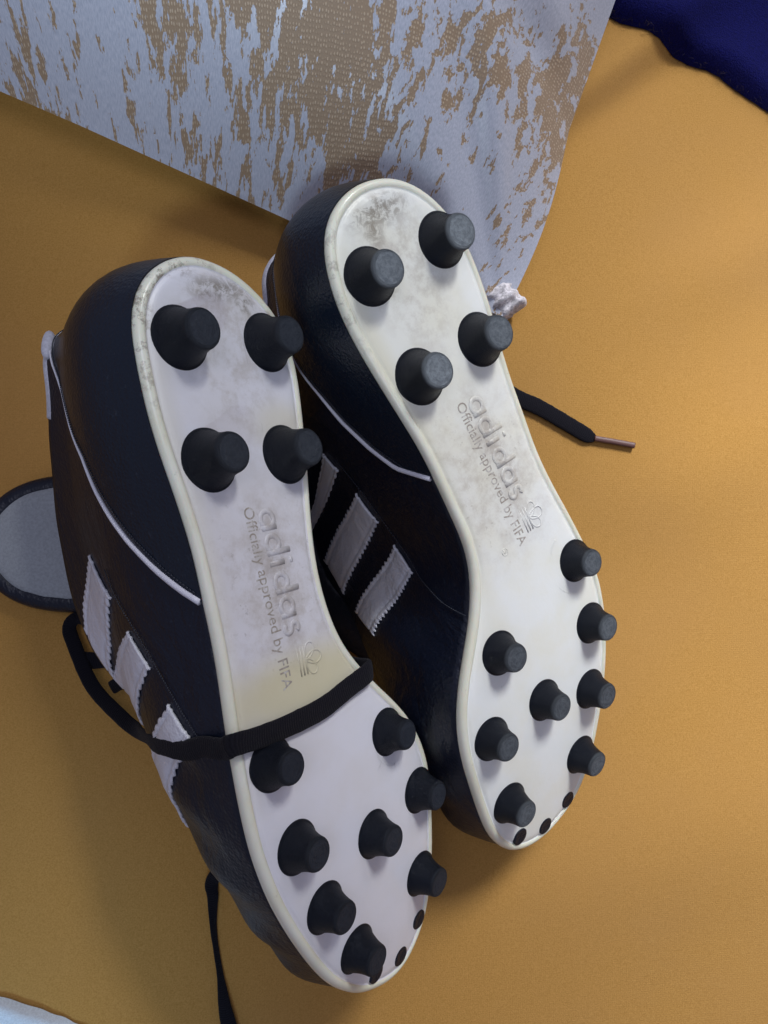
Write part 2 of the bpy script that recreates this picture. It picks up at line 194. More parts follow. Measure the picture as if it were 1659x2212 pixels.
def mat_brocade():
    k = NT("brocade"); uv = k.coord('UV')
    big = k.noise(k.mapping(uv, (1.0, .60, 1)), 13, 2, .5)
    p = k.mapping(uv, (1.0, .30, 1.0))
    m1 = k.noise(p, 230, 4, .60, .35)
    m2 = k.noise(k.mapping(uv, (1.0, .40, 1.0), (3.1, 1.7, 0)), 640, 3, .62, .3)
    rag = k.noise(k.mapping(uv, (1.0, .8, 1.0)), 1500, 2, .6)
    s = k.math('ADD', k.math('MULTIPLY', m1, 1.0), k.math('ADD', k.math('MULTIPLY', big, .50), k.math('ADD', k.math('MULTIPLY', m2, .42), k.math('MULTIPLY', rag, .07))))
    area = None                                            # the figure leaves larger islands of ground here
    for c, r in (((.459, .052), (.020, .026)), ((.405, .062), (.036, .040)), ((.384, .040), (.022, .034)), ((.515, .012), (.034, .050)), ((.323, .105), (.020, .060)), ((.437, .066), (.016, .018)), ((.352, .085), (.02, .02))):
        q = k.blob(uv, (c[0], c[1], 0), (r[0], r[1], 1)); area = q if area is None else k.math('MAXIMUM', area, q)
    s = k.math('ADD', s, k.math('MULTIPLY', area, .135))
    ground = k.ramp(s, 1.070, 1.088)                        # 1 where the tan weave shows, 0 on the pale satin figure
    # woven dots of the tan ground
    vo = k.n('ShaderNodeTexVoronoi', feature='F1'); k.l(k.mapping(uv, (1.0, .62, 1.0), (0, 0, 0), (0, 0, .12)), vo.inputs['Vector']); vo.inputs['Scale'].default_value = 1050; vo.inputs['Randomness'].default_value = .35
    dots = k.ramp(vo.outputs['Distance'], .50, .10)
    fine = k.noise(k.mapping(uv, (1, .25, 1)), 2600, 2, .6)
    tan = k.mix(k.ramp(dots, .25, .75), (.27, .19, .12, 1), (.43, .33, .23, 1))
    pale = k.mix(k.ramp(fine, .3, .7), (.34, .37, .45, 1), (.46, .48, .56, 1))
    spark = k.ramp(k.noise(uv, 2200, 2, .5), .70, .78)
    pale = k.mix(k.math('MULTIPLY', spark, .55), pale, (.95, .96, .98, 1))
    edge = k.math('MULTIPLY', k.ramp(s, 1.025, 1.075), k.math('SUBTRACT', 1.0, ground))
    pale = k.mix(k.math('MULTIPLY', edge, .18), pale, (.42, .43, .50, 1))
    col = k.mix(ground, pale, tan)
    rough = k.math('ADD', .34, k.math('MULTIPLY', ground, .25))
    hgt = k.math('ADD', k.math('MULTIPLY', ground, -.6), k.math('MULTIPLY', dots, k.math('MULTIPLY', ground, .5)))
    k.set(Base_Color=col, Roughness=rough, Normal=k.bump(fine, .15, .0003, k.bump(hgt, .5, .0006)))
    k.b.inputs['Sheen Weight'].default_value = .2
    return k.m

M_STUD = mat_stud()
M_UPPER = mat_leather("navy_black_leather", (.0042, .0075, .0195, 1), .42, .45)
M_COUNTER = mat_leather("counter_leather", (.0052, .0105, .022, 1), .33, .18)
M_STRIPE = mat_leather("white_stripe_leather", (.74, .75, .80, 1), .40, .45)
M_PIPING = NT("white_piping"); M_PIPING.set(Base_Color=(.72, .72, .80, 1), Roughness=.5); M_PIPING = M_PIPING.m
M_LINING = mat_weave("grey_felt_lining", (.37, .40, .42, 1), 900, .95, .2, .07)
M_COLLAR = mat_weave("pale_collar_lining", (.50, .50, .58, 1), 900, .9, .3, .08)
def mat_lace():
    k = NT("black_braid"); uv = k.coord('UV'); sx = k.n('ShaderNodeSeparateXYZ'); k.l(uv, sx.inputs[0])
    a = k.math('ABSOLUTE', k.math('SUBTRACT', k.math('FRACT', k.math('MULTIPLY', sx.outputs[1], 2.0)), .5))
    h = k.math('SINE', k.math('ADD', k.math('MULTIPLY', sx.outputs[0], 6600.0), k.math('MULTIPLY', a, 14.0)))
    n = k.noise(k.coord(), 1800, 3, .7)
    col = k.mix(k.ramp(h, -1.0, 1.0), (.0048, .0045, .008, 1), (.0085, .0080, .0125, 1))
    k.set(Base_Color=col, Roughness=.9, Normal=k.bump(h, .22, .0004, k.bump(n, .6, .0006)))
    k.b.inputs['Specular IOR Level'].default_value = .15; k.b.inputs['Sheen Weight'].default_value = .05
    return k.m
M_LACE = mat_lace()
M_THREAD = NT("thread"); M_THREAD.set(Base_Color=(.03, .035, .05, 1), Roughness=.7); M_THREAD = M_THREAD.m
M_AGLET = NT("aglet_plastic"); M_AGLET.set(Base_Color=(.13, .062, .055, 1), Roughness=.5); M_AGLET = M_AGLET.m
M_SHEET = mat_sheet(); M_BROCADE = mat_brocade()
M_NAVY = mat_weave("navy_fleece", (.0045, .0055, .085, 1), 1300, .95, .0, .2, .8, .0015)
M_FUZZ = mat_weave("fleece_fuzz", (.012, .007, .02, 1), 1300, .95, .1, .2)
M_EAR = mat_weave("frayed_selvage", (.74, .71, .74, 1), 520, .8, .2, .22, .6, .001)
M_PALE = mat_weave("pale_cloth", (.72, .80, .86, 1), 1200, .9, .2, .06)

# ------------------------------------------------------------------ the bed
def bed_z(x, y):
    x = np.asarray(x, float); y = np.asarray(y, float)
    z = .020 * np.exp(-(((x + .005) / .085) ** 2 + ((y + .03) / .15) ** 2))        # mattress bulges under the left boot
    z = z - .012 * np.exp(-(((x - .10) / .06) ** 2 + ((y - .02) / .07) ** 2))      # and sinks under the right one
    z = z - .056 * np.exp(-(((x - .030) / .042) ** 2 + ((y - .006) / .052) ** 2))     # deep hollow in the soft bedding where the right boot's side presses
    def fold(x0, y0, x1, y1, w, h):
        L = math.hypot(x1 - x0, y1 - y0); ux, uy = (x1 - x0) / L, (y1 - y0) / L
        s = (x - x0) * ux + (y - y0) * uy; d = -(x - x0) * uy + (y - y0) * ux
        return h * np.exp(-(d / w) ** 2) * sstep(-.05, .05, s) * (1 - sstep(L - .03, L + .06, s))
    z = z + fold(.120, .222, .215, .300, .010, .0056) - fold(.125, .206, .225, .286, .012, .0046)
    z = z + fold(.19, .14, .33, .22, .022, .0042) + fold(.15, .03, .34, .10, .03, .0036)
    z = z + fold(-.20, .10, -.03, .02, .03, .002) + fold(-.2, -.10, -.04, -.22, .035, .0035) + fold(.08, -.14, .25, -.12, .04, .004)
    z = z + .0012 * np.sin(x * 31 + 1.3 * np.sin(y * 17)) * np.sin(y * 23 + .7)
    return z
def grid_sheet(name, x0, x1, y0, y1, nx, ny, zf, mat, far=None):
    xs = np.linspace(x0, x1, nx); ys = np.linspace(y0, y1, ny)
    if far:
        xs = np.r_[-far, -far * .6, xs, far * .6, far]; ys = np.r_[-far, -far * .6, ys, far * .6, far]; nx += 4; ny += 4
    X, Y = np.meshgrid(xs, ys); Z = zf(X, Y)
    V = np.stack([X, Y, Z], -1).reshape(-1, 3)
    F = [(j * nx + i, j * nx + i + 1, (j + 1) * nx + i + 1, (j + 1) * nx + i) for j in range(ny - 1) for i in range(nx - 1)]
    return mesh_obj(name, V, F, mat)
bed = grid_sheet("bed_sheet", -.34, .38, -.36, .42, 240, 260, bed_z, M_SHEET, far=1.0)
tag(bed, "mustard yellow woven bed sheet with soft creases under the boots", "bed sheet", kind="structure")

# ------------------------------------------------------------------ cushion
CORNER = np.array([.1033, .1215]); E1 = np.array([-.9349, .3549]); E2 = np.array([.343, .939])
def cushion_point(a, b, top=True):
    n1 = np.array([E1[1], -E1[0]]);                                             # outward from the lower edge is -y
    P = CORNER + E1 * a + E2 * b
    # the long edges of a stuffed cushion draw in between the corners
    P = P - E1 * (.0042 * math.sin(math.pi * min(b / .10, 1)) * math.exp(-a / .09))
    fa = 1 - math.exp(-(a / .060) ** 1.1); fb = 1 - math.exp(-(b / .058) ** 1.1)
    h = fa * fb
    z0 = .017 + .010 * min(1, a / .2)
    if top:
        g = 0.0                                                                 # gathers that run out from the corner
        r = math.hypot(a, b); th = math.atan2(b, a)
        g += .0032 * math.exp(-((th - 1.02) / .10) ** 2) * math.exp(-((r - .085) / .05) ** 2)
        g -= .0034 * math.exp(-((th - .86) / .10) ** 2) * math.exp(-((r - .085) / .05) ** 2)
        g += .0030 * math.exp(-((th - .55) / .12) ** 2) * math.exp(-((r - .06) / .035) ** 2)
        g -= .0040 * math.exp(-((a - .035) / .018) ** 2) * math.exp(-((b - .105) / .010) ** 2)
        g += .0040 * math.exp(-((a - .035) / .020) ** 2) * math.exp(-((b - .123) / .010) ** 2)
        g += .0018 * (mnoise.noise((P[0] * 22, P[1] * 22, .3))) * h
        return np.array([P[0], P[1], z0 + .104 * h + g])
    inn = .014 * (1 - h)
    return np.array([P[0] , P[1], z0 - (z0 - .004) * min(1, 1.6 * h + .0)])
def cushion():
    root = bpy.data.objects.new("cushion", None); C.objects.link(root); root.location = (CORNER[0], CORNER[1], .0)
    tag(root, "pale silver and tan brocade cushion whose corner lies behind the right boot's heel", "cushion")
    na, nb = 150, 110
    A = np.linspace(0, 1, na) ** 1.35 * .44; B = np.linspace(0, 1, nb) ** 1.35 * .34
    V = []; UV = []
    for top in (True, False):
        for b in B:
            for a in A:
                V.append(cushion_point(a, b, top)); UV.append((a - b * (a / .25) * .75 + .16 * b + .3, b + .1 * a))
    F = []
    for s in range(2):
        o = s * na * nb
        for j in range(nb - 1):
            for i in range(na - 1):
                q = (o + j * na + i, o + j * na + i + 1, o + (j + 1) * na + i + 1, o + (j + 1) * na + i)
                F.append(q if s else q[::-1])
    cov = mesh_obj("cover", np.array(V) - np.array(root.location), F, M_BROCADE, root)
    uvl = cov.data.uv_layers.new(name="UVMap")
    for lp in cov.data.loops: uvl.data[lp.index].uv = UV[lp.vertex_index]
    # crumpled corner ear
    ring = [(-.012, .016), (-.002, .022), (.0062, .0195), (.0085, .0175), (.0145, .0115), (.0155, .0065), (.008, .001), (.001, -.004), (-.008, .002), (-.013, .009)]
    V = []; F = []; n = 40; rows = 9
    P = np.array(ring); d = np.r_[0, np.cumsum(np.linalg.norm(np.diff(np.vstack([P, P[:1]]), axis=0), axis=1))]
    u = np.linspace(0, d[-1], n, endpoint=False); Q = np.stack([np.interp(u, d, np.r_[P[:, k], P[0, k]]) for k in (0, 1)], 1)
    c = Q.mean(0)
    for r in range(rows):
        f = r / (rows - 1)
        for q in Q:
            jg = 1 + .26 * mnoise.noise((q[0] * 700, q[1] * 700, 3)) * (1 - f); x, y = c + (q - c) * (1 - f * .999) * .80 * jg
            z = .013 + .009 * math.sin(math.pi / 2 * f) ** .7 + .0014 * math.sin((-x * .6 + y * .78) * 1150 + 1.0 + 1.5 * mnoise.noise((x * 150, y * 150, 5))) * min(1, f * 6) + .0015 * mnoise.noise((x * 190, y * 190, 1))
            V.append((x, y, z))
    for q in Q: V.append((c[0] + (q[0] - c[0]) * .7, c[1] + (q[1] - c[1]) * .7, .004))
    for r in range(rows - 1):
        for i in range(n):
            F.append((r * n + i, r * n + (i + 1) % n, (r + 1) * n + (i + 1) % n, (r + 1) * n + i))
    o2 = rows * n
    for i in range(n): F.append((o2 + i, o2 + (i + 1) % n, (i + 1) % n, i))
    ear = mesh_obj("corner_ear", V, F, M_EAR, root); fix_normals(ear)
    uvl = ear.data.uv_layers.new(name="UVMap")
    for lp in ear.data.loops:
        v = ear.data.vertices[lp.vertex_index].co; uvl.data[lp.index].uv = (v.x * .9 + .5, v.y * .9 + .22)
    # seam piping along both edges
    pts = [cushion_point(a, 0, True) for a in np.linspace(.0, .43, 90)]
    return root
CUSH = cushion()

# ------------------------------------------------------------------ other cloths
def cloth_patch(name, outline, z_of, thick, mat, label, cat, n_in=26, jag=.0008, dens=260):
    """cloth laid flat on the bed: an outline filled by shrinking rings, with a turned-down edge"""
    P = np.array(outline); d = np.r_[0, np.cumsum(np.linalg.norm(np.diff(np.vstack([P, P[:1]]), axis=0), axis=1))]
    u = np.linspace(0, d[-1], dens, endpoint=False); Q = np.stack([np.interp(u, d, np.r_[P[:, k], P[0, k]]) for k in (0, 1)], 1)
    Q += np.array([[mnoise.noise((x * 160, y * 160, 2)) * jag, mnoise.noise((x * 160, y * 160, 9)) * jag] for x, y in Q])
    c = Q.mean(0); V = []; F = []
    for r in range(n_in + 1):
        f = (r / n_in)
        for q in Q:
            x, y = c + (q - c) * ((1 - f) ** 1.0 if r < n_in else .0005) * (1.0 if r else 1.0)
            e = min(1, f * 16)
            V.append((x, y, float(bed_z(x, y)) + .0008 + thick * math.sin(math.pi / 2 * e) + z_of(x, y) * e))
    for r in range(n_in):
        for i in range(dens): F.append((r * dens + i, r * dens + (i + 1) % dens, (r + 1) * dens + (i + 1) % dens, (r + 1) * dens + i))
    o = mesh_obj(name, V, F, mat); fix_normals(o); tag(o, label, cat); return o, Q
navy, NQ = cloth_patch("navy_cloth", [(.150, .300), (.1693, .2886), (.180, .2838), (.1891, .2793), (.205, .2735), (.2218, .2662), (.2369, .2549), (.2519, .2461), (.30, .215), (.42, .25), (.42, .44), (.15, .44)],
    lambda x, y: .004 + .002 * math.sin(x * 60 + y * 30), .005, M_NAVY, "dark navy fleece cloth with a fuzzy edge beside the cushion", "cloth", jag=.0013)
# fuzz along its edge
V = []; F = []
rng = random.Random(3)
for i in range(700):
    k = rng.random() * (len(NQ) - 1); q = NQ[int(k)] * (1 - k % 1) + NQ[int(k) + 1] * (k % 1)
    if q[1] > .34 or q[0] > .33: continue
    a = rng.uniform(math.pi * .9, math.pi * 1.75); L = rng.uniform(.001, .0032); w = .00018
    z = float(bed_z(*q)) + rng.uniform(.0008, .006)
    t = np.array([q[0] + math.cos(a) * L, q[1] + math.sin(a) * L, max(z + rng.uniform(-.002, .001), float(bed_z(*q)) + .0006)])
    b0 = np.array([q[0] - math.cos(a) * .001, q[1] - math.sin(a) * .001, z]); s = np.array([-math.sin(a), math.cos(a), 0]) * w
    n0 = len(V); V += [b0 - s, b0 + s, t]; F.append((n0, n0 + 1, n0 + 2))
fz = mesh_obj("edge_fuzz", V, F, M_FUZZ, navy); fz["kind"] = "stuff"
pale, _ = cloth_patch("pale_cloth", [(-.16, -.153), (-.120, -.1665), (-.1096, -.1692), (-.095, -.1738), (-.0782, -.1812), (-.05, -.196), (-.05, -.26), (-.16, -.26)],
    lambda x, y: .001 + .0012 * math.sin(x * 130 + y * 60), .002, M_PALE, "pale bluish white cloth poking into the bottom left corner", "cloth")

# ------------------------------------------------------------------ boots
N = len(OUT_L)
TK = np.array([0, .1, .2, .3, .4, .5, .6, .7, .8, .9, 1.0])
WALL = -.0035
def zp(y): return PROF[0] * y ** 2 / .01 + PROF[1] * y ** 3 / .001 + PROF[2] * y ** 4 / 1e-4
def cubic(x, xk, yk):
    m = np.gradient(yk, xk); i = np.clip(np.searchsorted(xk, x) - 1, 0, len(xk) - 2); h = xk[i + 1] - xk[i]; s = (x - xk[i]) / h
    return (2 * s ** 3 - 3 * s ** 2 + 1) * yk[i] + (s ** 3 - 2 * s ** 2 + s) * h * m[i] + (-2 * s ** 3 + 3 * s ** 2) * yk[i + 1] + (s ** 3 - s ** 2) * h * m[i + 1]
def ring_normals(P):
    T = np.roll(P, -1, 0) - np.roll(P, 1, 0); n = np.stack([T[:, 1], -T[:, 0]], 1); n /= np.linalg.norm(n, axis=1)[:, None]
    return n if ((P - P.mean(0)) * n).sum() > 0 else -n

class Boot:
    """frame: x lateral(-) to medial(+), y towards the toe, z out of the sole; m mirrors it for the right foot"""
    def __init__(s, side):
        s.side = side; s.m = 1 if side == 'L' else -1
        s.S = np.array(OUT_L if side == 'L' else OUT_R); s.n = ring_normals(s.S)
        s.H = np.array(H_L if side == 'L' else H_R)
        y = s.S[:, 1]; s.t = (y - y.min()) / (y.max() - y.min())
        s.par = dict(cin=.34, w0=.46, w1=.66) if side == 'L' else dict(cin=-.25, w0=.5, w1=.73)
        R = Matrix(POSE_L_ROT if side == 'L' else POSE_R_ROT).to_4x4(); R.translation = POSE_L_LOC if side == 'L' else POSE_R_LOC
        s.root = bpy.data.objects.new("football_boot", None); C.objects.link(s.root); s.root.matrix_world = R; s.mat = R; s.inv = R.inverted()
        s.cache = {}
    def loc(s, P):
        P = np.atleast_2d(np.asarray(P, float)); return np.stack([P[:, 0] * s.m, -P[:, 1], P[:, 2]], 1)
    def part(s, name, P, F, mats, parent=None, smooth=True):
        o = mesh_obj(name, s.loc(P), F, mats, parent or s.root, smooth); fix_normals(o); return o
    def ring(s, v):
        """one ring of the upper, v = 0 at the sole, 1 at the opening / instep line"""
        key = round(float(v), 4)
        if key in s.cache: return s.cache[key]
        S_, t = s.S, s.t; y = S_[:, 1]; y0, y1 = y.min(), y.max(); idx = np.arange(N)
        H = cubic(t, TK, s.H)
        if s.side == 'R': H = H * (1 - .40 * (1 - sstep(.45, .55, idx / N)) * sstep(.08, .2, t) * (1 - sstep(.6, .75, t)))   # outer side pressed against the bed
        ys = np.clip(y, y0 + .040, y1 - .036); it = int(np.argmax(y))
        A = S_[:it + 1]; B = np.vstack([S_[it:], S_[:1]])[::-1]
        xm = .5 * (np.interp(ys, A[:, 1], A[:, 0]) + np.interp(ys, B[:, 1], B[:, 0]))
        sp = np.stack([xm, ys], 1); w = sstep(s.par['w0'], s.par['w1'], t)
        th = v * math.pi / 2
        inV = 1 - max(math.cos(th), 0) ** .95; zV = math.sin(th) ** .9
        side = sstep(.02, .10, (idx - N / 2) / N) * sstep(0, .06, 1 - idx / N)
        cc = .30 + (s.par['cin'] - .30) * side * (sstep(.05, .22, t) if s.side == 'R' else 1)
        inC = cc * sstep(.25, 1.0, v) * (.6 + .4 * sstep(.1, .4, t))
        inn = w * inV + (1 - w) * inC; zz = w * zV + (1 - w) * v
        b = .004 * (1 + 1.3 * side * sstep(.5, .7, t)) * math.sin(math.pi * min(v * 1.25, 1))
        xy = S_ - s.n * .0006 + (sp - S_) * inn[:, None] + s.n * b[:, None]
        z = zp(y) + WALL + .0004 - H * zz
        # soft dents and creases of worn leather
        P = np.c_[xy, z]
        amp = .0011 * math.sin(math.pi * min(1, v * 1.6)) * sstep(.5, .62, t)
        P[:, :2] += s.n * (amp * np.sin(y * 260 + v * 5 + np.where(idx > N / 2, 1.5, 0)) * np.sin(v * 7))[:, None]
        s.cache[key] = P; return P
    def pt(s, i, v, off=0.0):
        """point on the upper at ring position i, level v, lifted by off"""
        v = min(max(v, 0.0), 1.0)
        def g(ii, vv):
            R = s.ring(round(vv * 160) / 160); a = int(math.floor(ii)) % N; f = ii - math.floor(ii); return R[a] * (1 - f) + R[(a + 1) % N] * f
        def gg(ii, vv):
            k = vv * 160; k0 = math.floor(k); f = k - k0; return g(ii, k0 / 160) * (1 - f) + g(ii, min(k0 + 1, 160) / 160) * f
        p = gg(i, v)
        if off:
            du = gg(i + 1.2, v) - gg(i - 1.2, v); dv = gg(i, min(v + .03, 1)) - gg(i, max(v - .03, 0))
            nn = np.cross(du, dv); L = np.linalg.norm(nn); nn = nn / (L + 1e-12)
            if nn[:2] @ s.n[int(round(i)) % N] - nn[2] * .6 < 0: nn = -nn
            p = p + nn * off
        return p
    def sole_pt(s, x, y, h=0.0):
        e = 1e-4; sl = (zp(y + e) - zp(y - e)) / (2 * e); L = math.hypot(1, sl)
        return np.array([x, y - sl / L * h, zp(y) + h / L])

def tube(path, rad, seg=8, flat=1.0, up=None, closed=False, caps=True):
    """swept tube (optionally flattened: half width rad, half thickness rad*flat, thin side along up)"""
    path = np.asarray(path, float); n = len(path); V = []; F = []
    rad = np.broadcast_to(np.asarray(rad, float), (n,))
    for k in range(n):
        a = path[(k - 1) % n] if closed else path[max(k - 1, 0)]; b = path[(k + 1) % n] if closed else path[min(k + 1, n - 1)]
        T = b - a; T = T / (np.linalg.norm(T) + 1e-12)
        u = np.array([0, 0, 1.0]) if up is None else np.asarray(up[k] if np.ndim(up) == 2 else up, float)
        u = u - T * (u @ T)
        if np.linalg.norm(u) < 1e-6: u = np.array([1.0, 0, 0]) - T * T[0]
        u = u / np.linalg.norm(u); s_ = np.cross(T, u)
        for j in range(seg):
            th = 2 * math.pi * j / seg
            cx_, sy_ = math.cos(th), math.sin(th)
            if flat < 1: cx_ = math.copysign(abs(cx_) ** .6, cx_); sy_ = math.copysign(abs(sy_) ** .8, sy_)
            V.append(path[k] + s_ * (rad[k] * cx_) + u * (rad[k] * flat * sy_))
    m = n if closed else n - 1
    for k in range(m):
        for j in range(seg):
            F.append((k * seg + j, k * seg + (j + 1) % seg, ((k + 1) % n) * seg + (j + 1) % seg, ((k + 1) % n) * seg + j))
    if caps and not closed: F.append(tuple(range(seg))); F.append(tuple((n - 1) * seg + j for j in range(seg)))
    return np.array(V), F
def resample(P, n):
    """smooth path through points (Catmull-Rom)"""
    P = np.asarray(P, float); m = len(P); out = []
    for u in np.linspace(0, m - 1, n):
        i = min(int(u), m - 2); f = u - i
        p0, p1, p2, p3 = P[max(i - 1, 0)], P[i], P[i + 1], P[min(i + 2, m - 1)]
        out.append(.5 * ((2 * p1) + (p2 - p0) * f + (2 * p0 - 5 * p1 + 4 * p2 - p3) * f * f + (3 * p1 - p0 - 3 * p2 + p3) * f ** 3))
    return np.array(out)
def poly_at(path, u):
    P = np.asarray(path, float); d = np.r_[0, np.cumsum(np.linalg.norm(np.diff(P * [1, 25], axis=0), axis=1))]; d /= d[-1]
    return np.array([np.interp(u, d, P[:, 0]), np.interp(u, d, P[:, 1])])

def world_part(boot, name, V, F, mat, parent=None):
    """geometry given in world space, stored in the boot's frame so that it moves with it"""
    L = [boot.inv @ Vector(v) for v in V]
    o = mesh_obj(name, L, F, mat, parent or boot.root); fix_normals(o); return o

def outsole(b, mat, rim):
    prof = [(1.6, -3.9), (.5, -3.8), (.08, -3.3), (0, -2.5), (.12, -1.5), (.5, -.75), (1.1, -.25), (1.8, -.02), (2.5, -.12), (2.95, -.5), (3.25, -.78), (3.6, -.74), (3.95, -.45), (4.6, -.14), (5.6, 0)]
    V = []; F = []
    for d, z in prof:
        P = b.S - b.n * d * 1e-3
        V += [(p[0], p[1], zp(p[1]) + z * 1e-3) for p in P]
    R = len(prof)
    for r in range(R - 1):
        for i in range(N): F.append((r * N + i, r * N + (i + 1) % N, (r + 1) * N + (i + 1) % N, (r + 1) * N + i))
    inner = (R - 1) * N; Mc = 22; h = N // 2; base = len(V); P = np.array(V[inner:inner + N])
    def col(i, c):
        if i == 0: return inner
        if i == h: return inner + h
        if c == 0: return inner + i
        if c == Mc: return inner + N - i
        return base + (i - 1) * (Mc - 1) + c - 1
    for i in range(1, h):
        A, B = P[i], P[N - i]
        for c in range(1, Mc):
            f = c / Mc; x, y = A[0] * (1 - f) + B[0] * f, A[1] * (1 - f) + B[1] * f
            V.append((x, y, zp(y) + .0002 * math.sin(math.pi * f)))
    for i in range(h):
        for c in range(Mc):
            q = [col(i, c), col(i, c + 1), col(i + 1, c + 1), col(i + 1, c)]
            q2 = []
            for a in q:
                if a not in q2: q2.append(a)
            if len(q2) >= 3: F.append(tuple(q2))
    o = b.part("outsole", V, F, [mat, rim])
    P2 = np.array([v.co[:2] for v in o.data.vertices]); nr = 9 * N
    for p in o.data.polygons:
        if min(p.vertices) < nr and max(p.vertices) <= 12 * N: p.material_index = 1
    return o

def stud_mesh(name, R, r, h):
    prof = [(R * 1.03, -.06), (R * 1.03, .010), (R * 1.0, .035)]
    for z in (.07, .12, .18, .26, .35, .46, .58, .70, .82, .90): prof.append((r + (R - r) * (1 - z) ** 1.9 * .96, z))
    prof += [(r * .975, .955), (r * .93, .984), (r * .82, 1.0), (r * .42, 1.003)]
    seg = 40; V = []; F = []
    for rr, z in prof:
        for j in range(seg):
            a = 2 * math.pi * j / seg; V.append((math.cos(a) * rr, math.sin(a) * rr, z))
    for k in range(len(prof) - 1):
        for j in range(seg): F.append((k * seg + j, k * seg + (j + 1) % seg, (k + 1) * seg + (j + 1) % seg, (k + 1) * seg + j))
    F.append(tuple((len(prof) - 1) * seg + j for j in range(seg)))
    me = bpy.data.meshes.new(name); me.from_pydata(V, [], F); me.materials.append(M_STUD)
    me.polygons.foreach_set("use_smooth", [True] * len(F)); return me
ME_HEEL = stud_mesh("heel_stud", .0098, .0063, .0118); ME_FORE = stud_mesh("fore_stud", .0082, .0053, .0092)

def studs(b, pos, wear):
    rg = random.Random(b.side)
    for k, (x, y) in pos.items():
        e = 1e-4; sl = (zp(y + e) - zp(y - e)) / (2 * e)
        p = b.loc([(x, y, zp(y))])[0]; nrm = Vector((0, sl, 1)).normalized()
        rot = Vector((0, 0, 1)).rotation_difference(nrm).to_matrix().to_4x4() @ Matrix.Rotation(rg.uniform(0, 6), 4, 'Z')
        if k[0] == 'd':
            V, F = [], []; seg = 28
            for rr, z in ((.0037, -.0004), (.0037, .00018), (.0034, .00042), (.0025, .00035), (.0012, .00025)):
                for j in range(seg): V.append((math.cos(6.2832 * j / seg) * rr, math.sin(6.2832 * j / seg) * rr, z))
            for q in range(4):
                for j in range(seg): F.append((q * seg + j, q * seg + (j + 1) % seg, (q + 1) * seg + (j + 1) % seg, (q + 1) * seg + j))
            F.append(tuple(4 * seg + j for j in range(seg)))
            o = mesh_obj("toe_plug", V, F, M_STUD, b.root); o.matrix_local = Matrix.Translation(p) @ rot; o.color = (1, 1, 1, wear)
        else:
            heel = k[0] == 'h'
            o = bpy.data.objects.new("stud", ME_HEEL if heel else ME_FORE); C.objects.link(o); o.parent = b.root
            h = .0118 if heel else .0092
            if k == 'm3' or k == 'c': h *= 1.0
            o.matrix_local = Matrix.Translation(p) @ rot @ Matrix.Diagonal((1, 1, h, 1)); o.color = (1, 1, 1, wear * rg.uniform(.7, 1.1) * (1 if heel else .6))

